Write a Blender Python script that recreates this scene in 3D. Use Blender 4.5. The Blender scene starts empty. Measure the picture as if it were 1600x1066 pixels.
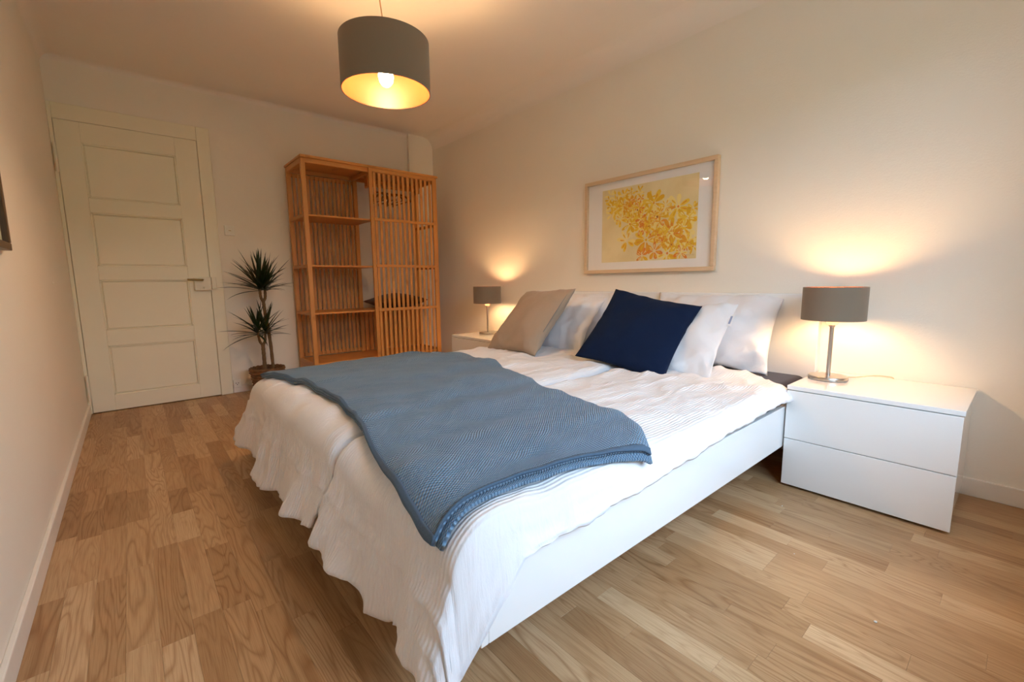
import bpy, bmesh, math, random
from mathutils import Vector, Matrix, noise

# ------------------------------------------------------------------ camera, world, exposure
S = bpy.context.scene
COL = S.collection
random.seed(7)
R = math.radians

CAM = Vector((0.2966, -4.3139, 0.9037))
YAW, PITCH, ROLL, FPX = R(40.5337), R(-7.6255), R(-0.6668), 694.2273
fwd = Vector((math.sin(YAW)*math.cos(PITCH), math.cos(YAW)*math.cos(PITCH), math.sin(PITCH)))
right0 = Vector((math.cos(YAW), -math.sin(YAW), 0))
up0 = right0.cross(fwd)
rgt = math.cos(ROLL)*right0 + math.sin(ROLL)*up0
upv = -math.sin(ROLL)*right0 + math.cos(ROLL)*up0
cd = bpy.data.cameras.new('camera'); cam = bpy.data.objects.new('camera', cd); COL.objects.link(cam)
cd.sensor_width = 36; cd.lens = FPX/1600*36; cd.clip_start = .02
m = Matrix.Identity(4)
for i in range(3):
    m[i][0], m[i][1], m[i][2], m[i][3] = rgt[i], upv[i], -fwd[i], CAM[i]
cam.matrix_world = m
S.camera = cam

S.view_settings.view_transform = 'Standard'; S.view_settings.look = 'None'
S.view_settings.gamma = 1; S.view_settings.use_curve_mapping = False
S.view_settings.exposure = 0.0
S.render.engine = 'CYCLES'
cy = S.cycles
cy.use_denoising = True
cy.max_bounces = 12; cy.diffuse_bounces = 10; cy.glossy_bounces = 4; cy.transparent_max_bounces = 10
cy.caustics_reflective = False; cy.caustics_refractive = False
cy.sample_clamp_indirect = 8

DAY = 14.8           # overcast sky outside the window
LAMP = 1.25          # warm lamps
world = bpy.data.worlds.new('overcast_sky'); S.world = world; world.use_nodes = True
bg = world.node_tree.nodes['Background']
bg.inputs[0].default_value = (.55, .755, 1, 1); bg.inputs[1].default_value = DAY

W, H, YF = 2.8775, 2.405, -4.60         # room: x 0..W, back wall y=0, window wall y=YF
WX0, WX1, WZ0, WZ1 = .75, 2.15, .60, 2.00
pl = bpy.data.lights.new('window_portal', 'AREA'); pl.shape = 'RECTANGLE'; pl.size = WX1-WX0; pl.size_y = WZ1-WZ0
pl.cycles.is_portal = True
po = bpy.data.objects.new('window_portal', pl); COL.objects.link(po)
po.location = ((WX0+WX1)/2, YF-.02, (WZ0+WZ1)/2); po.rotation_euler = (R(90), 0, 0)

# ------------------------------------------------------------------ helpers
WLOC = {}                                # world location of each object (no rotations are used)
def link(o, parent=None, wl=Vector((0, 0, 0))):
    COL.objects.link(o)
    if parent is not None:
        o.parent = parent; o.location = wl - WLOC[parent.name]
    else: o.location = wl
    WLOC[o.name] = Vector(wl)
    return o
def tag(o, label, cat, group=None):
    o['label'] = label; o['category'] = cat
    if group: o['group'] = group
    return o
def thing(name, loc, label, cat, group=None):
    o = bpy.data.objects.new(name, None); o.empty_display_size = .1
    link(o, None, Vector(loc)); return tag(o, label, cat, group)
def mesh(name, verts, faces, mat, parent=None, smooth=False, base=False, uvs=None):
    """verts in world coordinates; the origin goes to the middle (or base) of the bounds."""
    vs = [Vector(v) for v in verts]
    lo = Vector([min(v[i] for v in vs) for i in range(3)]); hi = Vector([max(v[i] for v in vs) for i in range(3)])
    c = (lo+hi)/2
    if base or parent is None: c.z = lo.z
    me = bpy.data.meshes.new(name); me.from_pydata([v-c for v in vs], [], faces)
    if uvs:
        ul = me.uv_layers.new(name='UVMap')
        for l in me.loops: ul.data[l.index].uv = uvs[l.vertex_index]
    me.materials.append(mat)
    if smooth: me.shade_smooth()
    me.update()
    o = bpy.data.objects.new(name, me)
    return link(o, parent, c)
def from_bm(name, bm, mat, parent=None, smooth=False):
    bmesh.ops.recalc_face_normals(bm, faces=bm.faces)
    bm.verts.ensure_lookup_table(); bm.verts.index_update()
    vs = [v.co.copy() for v in bm.verts]; fs = [[v.index for v in f.verts] for f in bm.faces]
    bm.free()
    return mesh(name, vs, fs, mat, parent, smooth)
def bm_box(bm, x0, x1, y0, y1, z0, z1, bev=0, seg=1):
    r = bmesh.ops.create_cube(bm, size=1)
    for v in r['verts']:
        v.co = Vector((x0+(v.co.x+.5)*(x1-x0), y0+(v.co.y+.5)*(y1-y0), z0+(v.co.z+.5)*(z1-z0)))
    if bev:
        es = list({e for v in r['verts'] for e in v.link_edges})
        bmesh.ops.bevel(bm, geom=es, offset=bev, segments=seg, profile=.5, affect='EDGES')
def box(name, x0, x1, y0, y1, z0, z1, mat, parent=None, bev=.0015, seg=1):
    bm = bmesh.new(); bm_box(bm, min(x0, x1), max(x0, x1), min(y0, y1), max(y0, y1), min(z0, z1), max(z0, z1), bev, seg)
    return from_bm(name, bm, mat, parent)
def struct(o):
    o['kind'] = 'structure'; return o
def copy_part(o, parent, wl):
    c = o.copy(); COL.objects.link(c); c.parent = parent
    c.location = Vector(wl) - (WLOC[parent.name] if parent else Vector((0, 0, 0)))
    WLOC[c.name] = Vector(wl); return c
def lathe(name, prof, c, mat, parent=None, n=32, smooth=True, closed=False):
    vs, fs = [], []
    k = len(prof)
    for i in range(n):
        a = 2*math.pi*i/n
        for r, z in prof: vs.append((c[0]+r*math.cos(a), c[1]+r*math.sin(a), c[2]+z))
    for i in range(n):
        for j in range(k-1 if not closed else k):
            a, b = i*k+j, i*k+(j+1) % k; d, e = ((i+1) % n)*k+j, ((i+1) % n)*k+(j+1) % k
            fs.append((a, d, e, b))
    if not closed:
        fs.append(tuple(i*k for i in range(n))[::-1]); fs.append(tuple(i*k+k-1 for i in range(n)))
    bm = bmesh.new(); me = bpy.data.meshes.new('t'); me.from_pydata(vs, [], fs); bm.from_mesh(me); bpy.data.meshes.remove(me)
    bmesh.ops.remove_doubles(bm, verts=bm.verts, dist=1e-5)
    o = from_bm(name, bm, mat, parent, smooth)
    if smooth: o.data.set_sharp_from_angle(angle=R(40))
    return o
def tube_geo(path, rad, n=8):
    """vertices and faces of a tube along world points; rad is one radius or a list"""
    path = [Vector(p) for p in path]; vs, fs = [], []
    up = Vector((.13, .31, .94)).normalized()
    for i, p in enumerate(path):
        t = (path[min(i+1, len(path)-1)]-path[max(i-1, 0)]).normalized()
        a = t.cross(up)
        if a.length < .05: a = t.cross(Vector((1, 0, 0)))
        a.normalize(); b = t.cross(a); r = rad[i] if isinstance(rad, (list, tuple)) else rad
        for k in range(n):
            th = 2*math.pi*k/n; vs.append(p+r*(a*math.cos(th)+b*math.sin(th)))
    for i in range(len(path)-1):
        for k in range(n):
            fs.append((i*n+k, i*n+(k+1) % n, (i+1)*n+(k+1) % n, (i+1)*n+k))
    fs.append(tuple(range(n))[::-1]); fs.append(tuple((len(path)-1)*n+k for k in range(n)))
    return vs, fs
def tube(name, path, rad, mat, parent=None, n=8):
    vs, fs = tube_geo(path, rad, n); return mesh(name, vs, fs, mat, parent, True)
def curve_pts(pts, n=24):
    """Catmull-Rom through points"""
    P = [Vector(p) for p in pts]; P = [P[0]*2-P[1]]+P+[P[-1]*2-P[-2]]
    out = []
    for i in range(1, len(P)-2):
        for k in range(n):
            t = k/n
            out.append(.5*((2*P[i])+(P[i+1]-P[i-1])*t+(2*P[i-1]-5*P[i]+4*P[i+1]-P[i+2])*t*t+(3*P[i]-P[i-1]-3*P[i+1]+P[i+2])*t**3))
    out.append(P[-2]); return out
def sstep(a, b, x):
    t = max(0, min(1, (x-a)/(b-a))); return t*t*(3-2*t)
def interp(tab, x):
    if x <= tab[0][0]: return tab[0][1]
    for (a, fa), (b, fb) in zip(tab, tab[1:]):
        if x <= b: return fa+(fb-fa)*(x-a)/(b-a)
    return tab[-1][1]
def nz(x, y, z=0, s=1): return noise.noise(Vector((x*s, y*s, z*s)))

# ------------------------------------------------------------------ materials
def lin(r, g, b):
    f = lambda c: (c/255/12.92 if c/255 <= .04045 else ((c/255+.055)/1.055)**2.4)
    return (f(r), f(g), f(b), 1)
class NT:
    def __init__(s, name):
        s.m = bpy.data.materials.new(name); s.m.use_nodes = True; s.t = s.m.node_tree; s.n = s.t.nodes
        s.b = s.n['Principled BSDF']
    def add(s, typ, **kw):
        nd = s.n.new(typ)
        for k, v in kw.items(): setattr(nd, k, v)
        return nd
    def put(s, sock, val):
        if hasattr(val, 'is_output') or isinstance(val, bpy.types.NodeSocket): s.t.links.new(val, sock)
        else: sock.default_value = val
    def math(s, op, a, b=0., c=0.):
        nd = s.add('ShaderNodeMath', operation=op); s.put(nd.inputs[0], a); s.put(nd.inputs[1], b); s.put(nd.inputs[2], c); return nd.outputs[0]
    def mapping(s, vec, scale, loc=(0, 0, 0)):
        nd = s.add('ShaderNodeMapping'); s.put(nd.inputs[0], vec); nd.inputs['Scale'].default_value = scale; s.put(nd.inputs['Location'], loc); return nd.outputs[0]
    def noise(s, vec, scale=1, detail=2, rough=.5, dist=0):
        nd = s.add('ShaderNodeTexNoise'); s.put(nd.inputs['Vector'], vec); nd.inputs['Scale'].default_value = scale
        nd.inputs['Detail'].default_value = detail; nd.inputs['Roughness'].default_value = rough; nd.inputs['Distortion'].default_value = dist
        return nd.outputs['Fac']
    def ramp(s, fac, stops):
        nd = s.add('ShaderNodeValToRGB'); s.put(nd.inputs[0], fac); e = nd.color_ramp.elements
        while len(e) < len(stops): e.new(.5)
        for q, (p, c) in zip(e, stops): q.position = p; q.color = c
        return nd.outputs[0]
    def mix(s, fac, a, b, mode='MIX'):
        nd = s.add('ShaderNodeMix', data_type='RGBA', blend_type=mode); s.put(nd.inputs[0], fac); s.put(nd.inputs[6], a); s.put(nd.inputs[7], b); return nd.outputs[2]
    def bump(s, h, strength=.3, dist=.002):
        nd = s.add('ShaderNodeBump'); nd.inputs['Strength'].default_value = strength; nd.inputs['Distance'].default_value = dist
        s.put(nd.inputs['Height'], h); s.t.links.new(nd.outputs[0], s.b.inputs['Normal'])
    def pos(s): return s.add('ShaderNodeNewGeometry').outputs['Position']
    def obj(s): return s.add('ShaderNodeTexCoord').outputs['Object']
    def uv(s): return s.add('ShaderNodeTexCoord').outputs['UV']
    def rnd(s): return s.add('ShaderNodeObjectInfo').outputs['Random']
    def set(s, color=None, rough=None, metal=None, **kw):
        if color is not None: s.put(s.b.inputs['Base Color'], color)
        if rough is not None: s.put(s.b.inputs['Roughness'], rough)
        if metal is not None: s.b.inputs['Metallic'].default_value = metal
        for k, v in kw.items(): s.put(s.b.inputs[k], v)
        return s.m
def plain(name, col, rough=.5, metal=0, mott=.04, sc=30, **kw):
    n = NT(name); f = n.noise(n.obj(), sc, 3)
    d = tuple(c*(1-mott*2) for c in col[:3])+(1,)
    return n.set(n.mix(f, d, col), rough, metal, **kw)

def wall_mat(name, col, bump=.25):
    n = NT(name); p = n.pos()
    f = n.noise(p, 3, 3); n.set(n.mix(f, tuple(c*.965 for c in col[:3])+(1,), col), .75)
    h = n.math('ADD', n.noise(p, 140, 4, .6), n.math('MULTIPLY', n.noise(p, 30, 2), .7))
    n.bump(h, bump, .004); return n.m
M = {}
M['wall'] = wall_mat('wall_paint', lin(238, 232, 220))
M['ceiling'] = wall_mat('ceiling_paint', lin(240, 233, 224), .12)
M['trim'] = plain('trim_paint', lin(238, 232, 222), .4)
M['door'] = plain('door_paint', lin(240, 234, 212), .42, mott=.02, sc=6)
M['door_old'] = plain('painted_iron', lin(236, 230, 210), .45)

def oak():
    n = NT('oak_parquet'); p = n.pos()
    at = n.add('ShaderNodeAttribute', attribute_name='plank'); sep = n.add('ShaderNodeSeparateColor'); n.t.links.new(at.outputs['Color'], sep.inputs[0])
    tone = sep.outputs[0]
    off = n.add('ShaderNodeVectorMath', operation='SCALE'); n.t.links.new(at.outputs['Color'], off.inputs[0]); off.inputs['Scale'].default_value = 37
    v = n.add('ShaderNodeVectorMath', operation='ADD'); n.t.links.new(p, v.inputs[0]); n.t.links.new(off.outputs[0], v.inputs[1]); v = v.outputs[0]
    field = n.noise(n.mapping(v, (12.5, 1.35, 3)), 1, 1.6, .45, .35)
    rings = n.math('PINGPONG', n.math('MULTIPLY', field, n.math('ADD', 16., n.math('MULTIPLY', sep.outputs[1], 34.))), 1.)
    line = n.ramp(rings, [(0, (0, 0, 0, 1)), (.5, (.1, .1, .1, 1)), (.8, (.6, .6, .6, 1)), (.97, (1, 1, 1, 1))])
    pores = n.noise(n.mapping(v, (420, 9, 3)), 1, 2, .6)
    broad = n.noise(n.mapping(v, (9, 1.2, 2)), 1, 2)
    base = n.ramp(tone, [(0, lin(172, 136, 96)), (.35, lin(188, 153, 112)), (.7, lin(197, 164, 123)), (1, lin(212, 183, 144))])
    dark = n.mix(1., base, lin(182, 156, 128), 'MULTIPLY')
    c = n.mix(n.math('MULTIPLY', line, n.math('ADD', .18, n.math('MULTIPLY', sep.outputs[2], .5))), base, dark)
    c = n.mix(n.math('MULTIPLY', n.ramp(pores, [(.45, (0, 0, 0, 1)), (.7, (1, 1, 1, 1))]), .42), c, dark)
    c = n.mix(n.math('MULTIPLY', broad, .3), c, dark)
    n.set(c, n.math('ADD', .36, n.math('MULTIPLY', pores, .16)), **{'Specular IOR Level': .4})
    n.bump(n.math('SUBTRACT', n.math('MULTIPLY', pores, .5), n.math('MULTIPLY', line, .3)), .12, .001)
    return n.m
M['oak'] = oak()
M['subfloor'] = plain('dark_joint', lin(92, 62, 38), .9)

def bamboo(name, axis, tint=1.0):
    n = NT(name); o = n.obj(); r = n.rnd()
    off = n.add('ShaderNodeCombineXYZ'); n.put(off.inputs[0], n.math('MULTIPLY', r, 31.)); n.put(off.inputs[1], n.math('MULTIPLY', r, 17.)); n.put(off.inputs[2], n.math('MULTIPLY', r, 9.))
    sc = [90, 90, 90]; sc[axis] = 2.2
    g = n.noise(n.mapping(o, sc, off.outputs[0]), 1, 3, .6)
    kn = [5, 5, 5]; kn[axis] = 9
    k = n.noise(n.mapping(o, kn, off.outputs[0]), 1, 1)
    c1 = tuple(c*tint for c in lin(216, 155, 84)[:3])+(1,); c2 = tuple(c*tint for c in lin(190, 124, 58)[:3])+(1,)
    c = n.mix(g, c2, c1)
    c = n.mix(n.math('MULTIPLY', n.ramp(k, [(.66, (0, 0, 0, 1)), (.72, (1, 1, 1, 1))]), .35), c, lin(140, 84, 34))
    c = n.mix(n.math('MULTIPLY', r, .3), c, tuple(x*.8 for x in c2[:3])+(1,))
    n.set(c, .42); n.bump(g, .05, .001); return n.m
for k, a in (('bamboo_x', 0), ('bamboo_y', 1), ('bamboo_z', 2)): M[k] = bamboo(k, a)
M['hanger'] = bamboo('hanger_wood', 1, .45)

M['gloss'] = plain('white_high_gloss', lin(236, 237, 236), .13, mott=.005, **{'Coat Weight': .5, 'Coat Roughness': .03})
M['gap'] = plain('shadow_gap_board', lin(120, 118, 115), .7)

def cotton(name, col, stripe=0, axis=1):
    n = NT(name); p = n.uv()
    sx = n.add('ShaderNodeSeparateXYZ'); n.t.links.new(p, sx.inputs[0])
    h = n.noise(p, 900, 2)
    if stripe:
        w = n.math('SINE', n.math('MULTIPLY', sx.outputs[axis], 2*math.pi/stripe))
        h = n.math('ADD', n.math('MULTIPLY', h, .25), n.math('MULTIPLY', w, .5))
    cr = n.noise(p, 26, 5, .62, .9)
    h = n.math('ADD', h, n.math('MULTIPLY', cr, 2.2))
    n.set(n.mix(n.noise(p, 9, 2), tuple(c*.97 for c in col[:3])+(1,), col), .85, **{'Sheen Weight': .15})
    n.bump(h, .7, .0022); return n.m
M['duvet'] = cotton('white_striped_cotton', lin(231, 230, 232), .011, 1)
M['pillow'] = cotton('white_cotton', lin(233, 232, 235))
def linen(name, col, amt=.35, sheen=.2):
    n = NT(name); p = n.uv(); sx = n.add('ShaderNodeSeparateXYZ'); n.t.links.new(p, sx.inputs[0])
    a = n.math('SINE', n.math('MULTIPLY', sx.outputs[0], 2*math.pi/.0022)); b = n.math('SINE', n.math('MULTIPLY', sx.outputs[1], 2*math.pi/.0022))
    slub = n.math('ADD', n.noise(n.mapping(p, (700, 18, 1)), 1, 2), n.noise(n.mapping(p, (18, 700, 1)), 1, 2))
    n.set(n.mix(n.math('MULTIPLY', slub, .5), tuple(c*(1-amt) for c in col[:3])+(1,), tuple(c*(1+amt*.6) for c in col[:3])+(1,)), .9, **{'Sheen Weight': sheen, 'Specular IOR Level': .15})
    n.bump(n.math('ADD', n.math('ADD', n.math('MULTIPLY', a, .3), n.math('MULTIPLY', b, .3)), slub), .35, .0008); return n.m
M['taupe'] = linen('taupe_linen', lin(164, 146, 128), .18)
M['navy'] = linen('navy_linen', lin(12, 29, 58), .3, .02)
M['sheet'] = linen('dark_sheet', lin(30, 26, 42), .2)
M['brown_fab'] = linen('brown_weave', lin(92, 62, 40), .5)
def knit():
    n = NT('blue_knit'); p = n.uv(); sx = n.add('ShaderNodeSeparateXYZ'); n.t.links.new(p, sx.inputs[0])
    pit = .0105
    w = n.math('MULTIPLY', n.noise(p, 14, 1), .004)
    u = n.math('ADD', sx.outputs[0], w); v = n.math('ADD', sx.outputs[1], w)
    a = n.math('SINE', n.math('MULTIPLY', u, 2*math.pi/pit)); b = n.math('SINE', n.math('MULTIPLY', v, 2*math.pi/pit))
    st = n.math('MULTIPLY', a, b)
    yarn = n.noise(p, 1400, 2)
    c = n.mix(n.math('MULTIPLY_ADD', st, .5, .5), lin(62, 92, 120), lin(130, 164, 192))  # shade in the stitch hollows painted in: recesses darker, crowns lighter
    c = n.mix(n.math('MULTIPLY', yarn, .3), c, lin(58, 84, 112))
    n.set(c, .95, **{'Sheen Weight': .25})
    n.bump(n.math('ADD', st, n.math('MULTIPLY', yarn, .3)), .8, .0035); return n.m
M['knit'] = knit()
M['knit_edge'] = plain('blue_knit_border', lin(84, 107, 130), .95, mott=.25, sc=320)

M['shade'] = linen('shade_fabric', lin(126, 113, 98), .06)
M['gold'] = plain('gold_lining', (.17, .040, .009, 1), .45, 0., **{'Specular IOR Level': .3})
M['steel'] = plain('brushed_steel', lin(198, 192, 184), .3, 1, sc=90)
def emit(name, col, st):
    n = NT(name); n.set((.9, .85, .75, 1), .4); n.b.inputs['Emission Color'].default_value = col; n.b.inputs['Emission Strength'].default_value = st; return n.m
WARM = (1, .62, .29, 1)
M['bulb_big'] = emit('pendant_bulb_glow', WARM, 350*LAMP)
M['bulb'] = emit('table_bulb_glow', WARM, 212*LAMP)
def frosted(name):
    n = NT(name); tr = n.add('ShaderNodeBsdfTranslucent'); tr.inputs[0].default_value = (1, .95, .85, 1)
    mx = n.add('ShaderNodeMixShader'); mx.inputs[0].default_value = .3
    n.set((.9, .88, .82, 1), .3); n.t.links.new(tr.outputs[0], mx.inputs[1]); n.t.links.new(n.b.outputs[0], mx.inputs[2])
    n.t.links.new(mx.outputs[0], n.n['Material Output'].inputs[0]); return n.m
M['frost'] = frosted('frosted_cup')
def glass(name, tint=(1, 1, 1, 1), mir=1.45):
    n = NT(name); n.n.remove(n.b)
    tr = n.add('ShaderNodeBsdfTransparent'); tr.inputs[0].default_value = tint
    gl = n.add('ShaderNodeBsdfGlossy'); gl.inputs['Roughness'].default_value = .0
    fr = n.add('ShaderNodeFresnel'); fr.inputs[0].default_value = mir
    bf = n.add('ShaderNodeNewGeometry').outputs['Backfacing']
    mx = n.add('ShaderNodeMixShader'); n.put(mx.inputs[0], n.math('MULTIPLY', fr.outputs[0], n.math('SUBTRACT', 1., bf))); n.t.links.new(tr.outputs[0], mx.inputs[1]); n.t.links.new(gl.outputs[0], mx.inputs[2])
    n.t.links.new(mx.outputs[0], n.n['Material Output'].inputs[0]); return n.m
M['glass'] = glass('clear_glass')
M['plastic'] = plain('white_plastic', lin(240, 236, 226), .35)
M['dark'] = plain('dark_slot', lin(60, 50, 40), .6)
M['brass'] = plain('aged_brass', lin(150, 126, 78), .35, .8)
M['frame_wood'] = bamboo('pale_frame_wood', 1, 1.0)
n = NT('pale_ash'); n.set(n.mix(n.noise(n.mapping(n.obj(), (60, 8, 60)), 1, 2), lin(206, 176, 140), lin(226, 200, 166)), .5); M['frame_wood'] = n.m
M['mat'] = plain('mat_board', lin(244, 240, 236), .9, mott=.01)
def paper():
    n = NT('watercolour_wash'); o = n.obj()
    f = n.noise(n.mapping(o, (1, 5, 5)), 1, 3, .6, .4); g = n.noise(n.mapping(o, (1, 16, 16), (3, 1, 7)), 1, 4)
    c = n.mix(n.ramp(f, [(.38, (0, 0, 0, 1)), (.62, (1, 1, 1, 1))]), lin(240, 222, 170), lin(228, 206, 148))
    n.set(n.mix(n.math('MULTIPLY', g, .35), c, lin(244, 230, 196)), .85); return n.m
M['paper'] = paper()
def wash(name, a, b):
    n = NT(name); n.set(n.mix(n.noise(n.obj(), 45, 3, .6, .6), a, b), .85); return n.m
PET = [wash('petal_yellow', lin(238, 190, 30), lin(246, 214, 84)), wash('petal_gold', lin(226, 168, 20), lin(240, 196, 50)),
       wash('petal_amber', lin(226, 144, 30), lin(238, 178, 50)), wash('petal_pale', lin(244, 218, 120), lin(246, 228, 160)),
       wash('petal_orange', lin(224, 112, 36), lin(236, 150, 54)), wash('petal_core', lin(132, 84, 26), lin(190, 120, 30))]
M['dark_frame'] = plain('dark_wood_frame', lin(92, 62, 30), .4, mott=.15, sc=40)
M['green_reflection'] = wash('pale_green_reflection', lin(176, 186, 150), lin(200, 206, 176))  # greenish reflection of the picture glass, painted as colour
M['leaf'] = plain('leaf_green', lin(34, 52, 22), .38, mott=.2, sc=14)
M['stem'] = plain('stem_bark', lin(128, 98, 62), .8, mott=.25, sc=60)
M['soil'] = plain('potting_soil', lin(46, 34, 24), .95, mott=.3, sc=80)
M['wicker'] = plain('brown_wicker', lin(150, 104, 60), .6, mott=.4, sc=60)
M['cable'] = plain('cable_beige', lin(206, 186, 150), .5)
M['lint'] = plain('white_lint', lin(235, 232, 228), .9)
M['print_blue'] = plain('tag_print', lin(150, 160, 190), .8)

# ------------------------------------------------------------------ room shell
T = .12
fl = struct(box('floor', -T, W+T, YF-T, T, -.10, -.013, M['subfloor'], bev=0))
struct(box('ceiling', -T, W+T, YF-T, T, H, H+.1, M['ceiling'], bev=0))
struct(box('wall_left', -T, 0, YF, 0, -.013, H, M['wall'], bev=0))
struct(box('wall_back', -T, W+T, 0, T, -.013, H, M['wall'], bev=0))
struct(box('wall_right', W, W+T, YF, 0, -.013, H, M['wall'], bev=0))
bm = bmesh.new()
for a in ((-T, WX0, -.013, H), (WX1, W+T, -.013, H), (WX0, WX1, -.013, WZ0), (WX0, WX1, WZ1, H)):
    bm_box(bm, a[0], a[1], YF-.3, YF, a[2], a[3])
struct(from_bm('wall_front', bm, M['wall']))
# shallow pilaster in the far corner
struct(box('wall_pilaster', 2.60, W, -.035, 0, 0, H, M['wall'], bev=.003))
# concave cove between walls and ceiling
def cove(name, a, b, inn, r):
    a, b, inn = Vector(a), Vector(b), Vector(inn); vs, fs = [], []; n = 8
    for p in (a, b):
        vs.append(p)
        for i in range(n+1):
            th = math.pi/2*i/n
            vs.append(p+inn*(r*(1-math.sin(th)))+Vector((0, 0, -r*(1-math.cos(th)))))
    k = n+2
    for i in range(1, n+1): fs.append((i, i+1, k+i+1, k+i))
    fs += [(0, 1, k+1, k), (0, k, k+n+1, n+1), tuple(range(k)), tuple(range(k, 2*k))[::-1]]
    bm = bmesh.new(); me = bpy.data.meshes.new('t'); me.from_pydata(vs, [], fs); bm.from_mesh(me); bpy.data.meshes.remove(me)
    return struct(from_bm(name, bm, M['ceiling'], None, False))
for o in (cove('trim_1', (0, 0, H), (W, 0, H), (0, -1, 0), .035), cove('trim_2', (W, YF, H), (W, 0, H), (-1, 0, 0), .12), cove('trim_3', (0, YF, H), (0, 0, H), (1, 0, 0), .06)):
    o.data.shade_smooth(); o.data.set_sharp_from_angle(angle=R(30))
# baseboards
def baseboard(name, x0, x1, y0, y1, h=.068):
    return struct(box(name, x0, x1, y0, y1, 0, h, M['trim'], bev=.003, seg=2))
baseboard('baseboard_left', 0, .014, YF, -.0, .07)
baseboard('baseboard_right', W-.014, W, YF, -.036, .075)
baseboard('baseboard_back', .888, 2.598, -.014, 0, .06)
baseboard('baseboard_front', .016, W-.016, YF, YF+.014)

# window behind the camera (the daylight in the room comes through it)
wf = bmesh.new(); y0, y1 = YF-.14, YF-.08; fw = .06
for a in ((WX0, WX0+fw, WZ0, WZ1), (WX1-fw, WX1, WZ0, WZ1), (WX0+fw, WX1-fw, WZ0, WZ0+fw), (WX0+fw, WX1-fw, WZ1-fw, WZ1), ((WX0+WX1)/2-.05, (WX0+WX1)/2+.05, WZ0+fw, WZ1-fw)):
    bm_box(wf, a[0], a[1], y0, y1, a[2], a[3], .004)
win = struct(from_bm('window_1', wf, M['trim']))
for x0 in (WX0+fw, (WX0+WX1)/2+.05):
    box('pane', x0, x0+(WX1-WX0)/2-fw-.05, YF-.113, YF-.108, WZ0+fw, WZ1-fw, M['glass'], win, bev=0)
box('window_sill', WX0-.04, WX1+.04, YF-.08, YF+.05, WZ0-.03, WZ0, M['trim'], win, bev=.004)
box('handle', (WX0+WX1)/2-.012, (WX0+WX1)/2+.012, YF-.08, YF-.045, 1.40, 1.52, M['steel'], win, bev=.004)

# unseen outside the window: ground and, added to block low sky light, a hedge
n = NT('lawn'); n.set(n.mix(n.noise(n.pos(), 6, 4), lin(116, 118, 104), lin(138, 138, 124)), .9); M['lawn'] = n.m
n = NT('blocker_leaves'); n.set(n.mix(n.noise(n.pos(), 14, 5, .7), lin(92, 102, 78), lin(142, 150, 120)), .8); n.bump(n.noise(n.pos(), 20, 4), .8, .05); M['hedge'] = n.m
struct(box('ground_outside', -14, 17, -18, YF-.32, -.9, -.7, M['lawn'], bev=0))
vs, fs = [], []
for i in range(61):
    for k, (dy, z) in enumerate(((0, -.7), (.05, 1), (.1, 1.9), (.3, 2.4), (1.2, 2.6), (1.5, 1.9), (1.5, -.7))):
        x = -12+27*i/60; vs.append((x, -9-dy+.25*nz(x*1.3, z*1.3, 2), z+(.25*nz(x*1.1, 4, k) if z > 2.2 else 0)))
for i in range(60):
    for k in range(6): a = i*7+k; fs.append((a, a+1, a+8, a+7))
struct(mesh('sky_blocker_hedge', vs, fs, M['hedge'], None, True))  # added, unseen; keeps low sky light off the back wall

# oak strips: each one a piece; the 300 that show largest are objects of their own
def px(p):
    d = Vector(p)-CAM; z = d.dot(fwd)
    if z < .05: return None
    return 800+FPX*d.dot(rgt)/z, 533-FPX*d.dot(upv)/z, z
rp = random.Random(3); strips = []
SW = .0686; ns = int(math.ceil(W/SW))
for i in range(ns):
    x0, x1 = i*SW, min((i+1)*SW, W); y = YF-rp.random()*.4
    while y < 0:
        L = rp.choice((.26, .33, .38, .42, .48, .55)); a, b = max(y, YF), min(y+L, 0); y += L
        if b-a < .02: continue
        vis = 0; pts = [px((x, yy, 0)) for x in (x0, x1) for yy in (a, b)]
        q = px(((x0+x1)/2, (a+b)/2, 0))
        if q and -60 < q[0] < 1660 and q[1] < 1130:
            cxx, cyy = (x0+x1)/2, (a+b)/2
            hid = .95 < cxx < W and -3.45 < cyy < -1.5
            vis = 0 if hid else (x1-x0)*(b-a)/q[2]**3
        strips.append((vis, x0, x1, a, b, (rp.random(), rp.random(), rp.random())))
strips.sort(key=lambda s: -s[0])
def strip_geo(x0, x1, a, b):
    g, c = .0001, .0004
    lo = [(x0+g, a+g), (x1-g, a+g), (x1-g, b-g), (x0+g, b-g)]; hi = [(x0+g+c, a+g+c), (x1-g-c, a+g+c), (x1-g-c, b-g-c), (x0+g+c, b-g-c)]
    vs = [(x, y, -.013) for x, y in lo]+[(x, y, -c) for x, y in lo]+[(x, y, 0) for x, y in hi]
    fs = [(8, 9, 10, 11)]
    for k in range(4):
        l = (k+1) % 4; fs += [(k, l, 4+l, 4+k), (4+k, 4+l, 8+l, 8+k)]
    return vs, fs
def plank_attr(me, cols):
    at = me.attributes.new('plank', 'FLOAT_COLOR', 'POINT')
    for d, c in zip(at.data, cols): d.color = (c[0], c[1], c[2], 1)
for s in strips[:300]:
    vs, fs = strip_geo(*s[1:5]); o = mesh('plank', vs, fs, M['oak'], fl); plank_attr(o.data, [s[5]]*len(vs))
AV, AF, AC = [], [], []
for s in strips[300:]:
    vs, fs = strip_geo(*s[1:5]); k = len(AV); AV += vs; AF += [tuple(i+k for i in f) for f in fs]; AC += [s[5]]*len(vs)
o = mesh('plank_field', AV, AF, M['oak'], fl); plank_attr(o.data, AC); o['kind'] = 'stuff'

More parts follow.
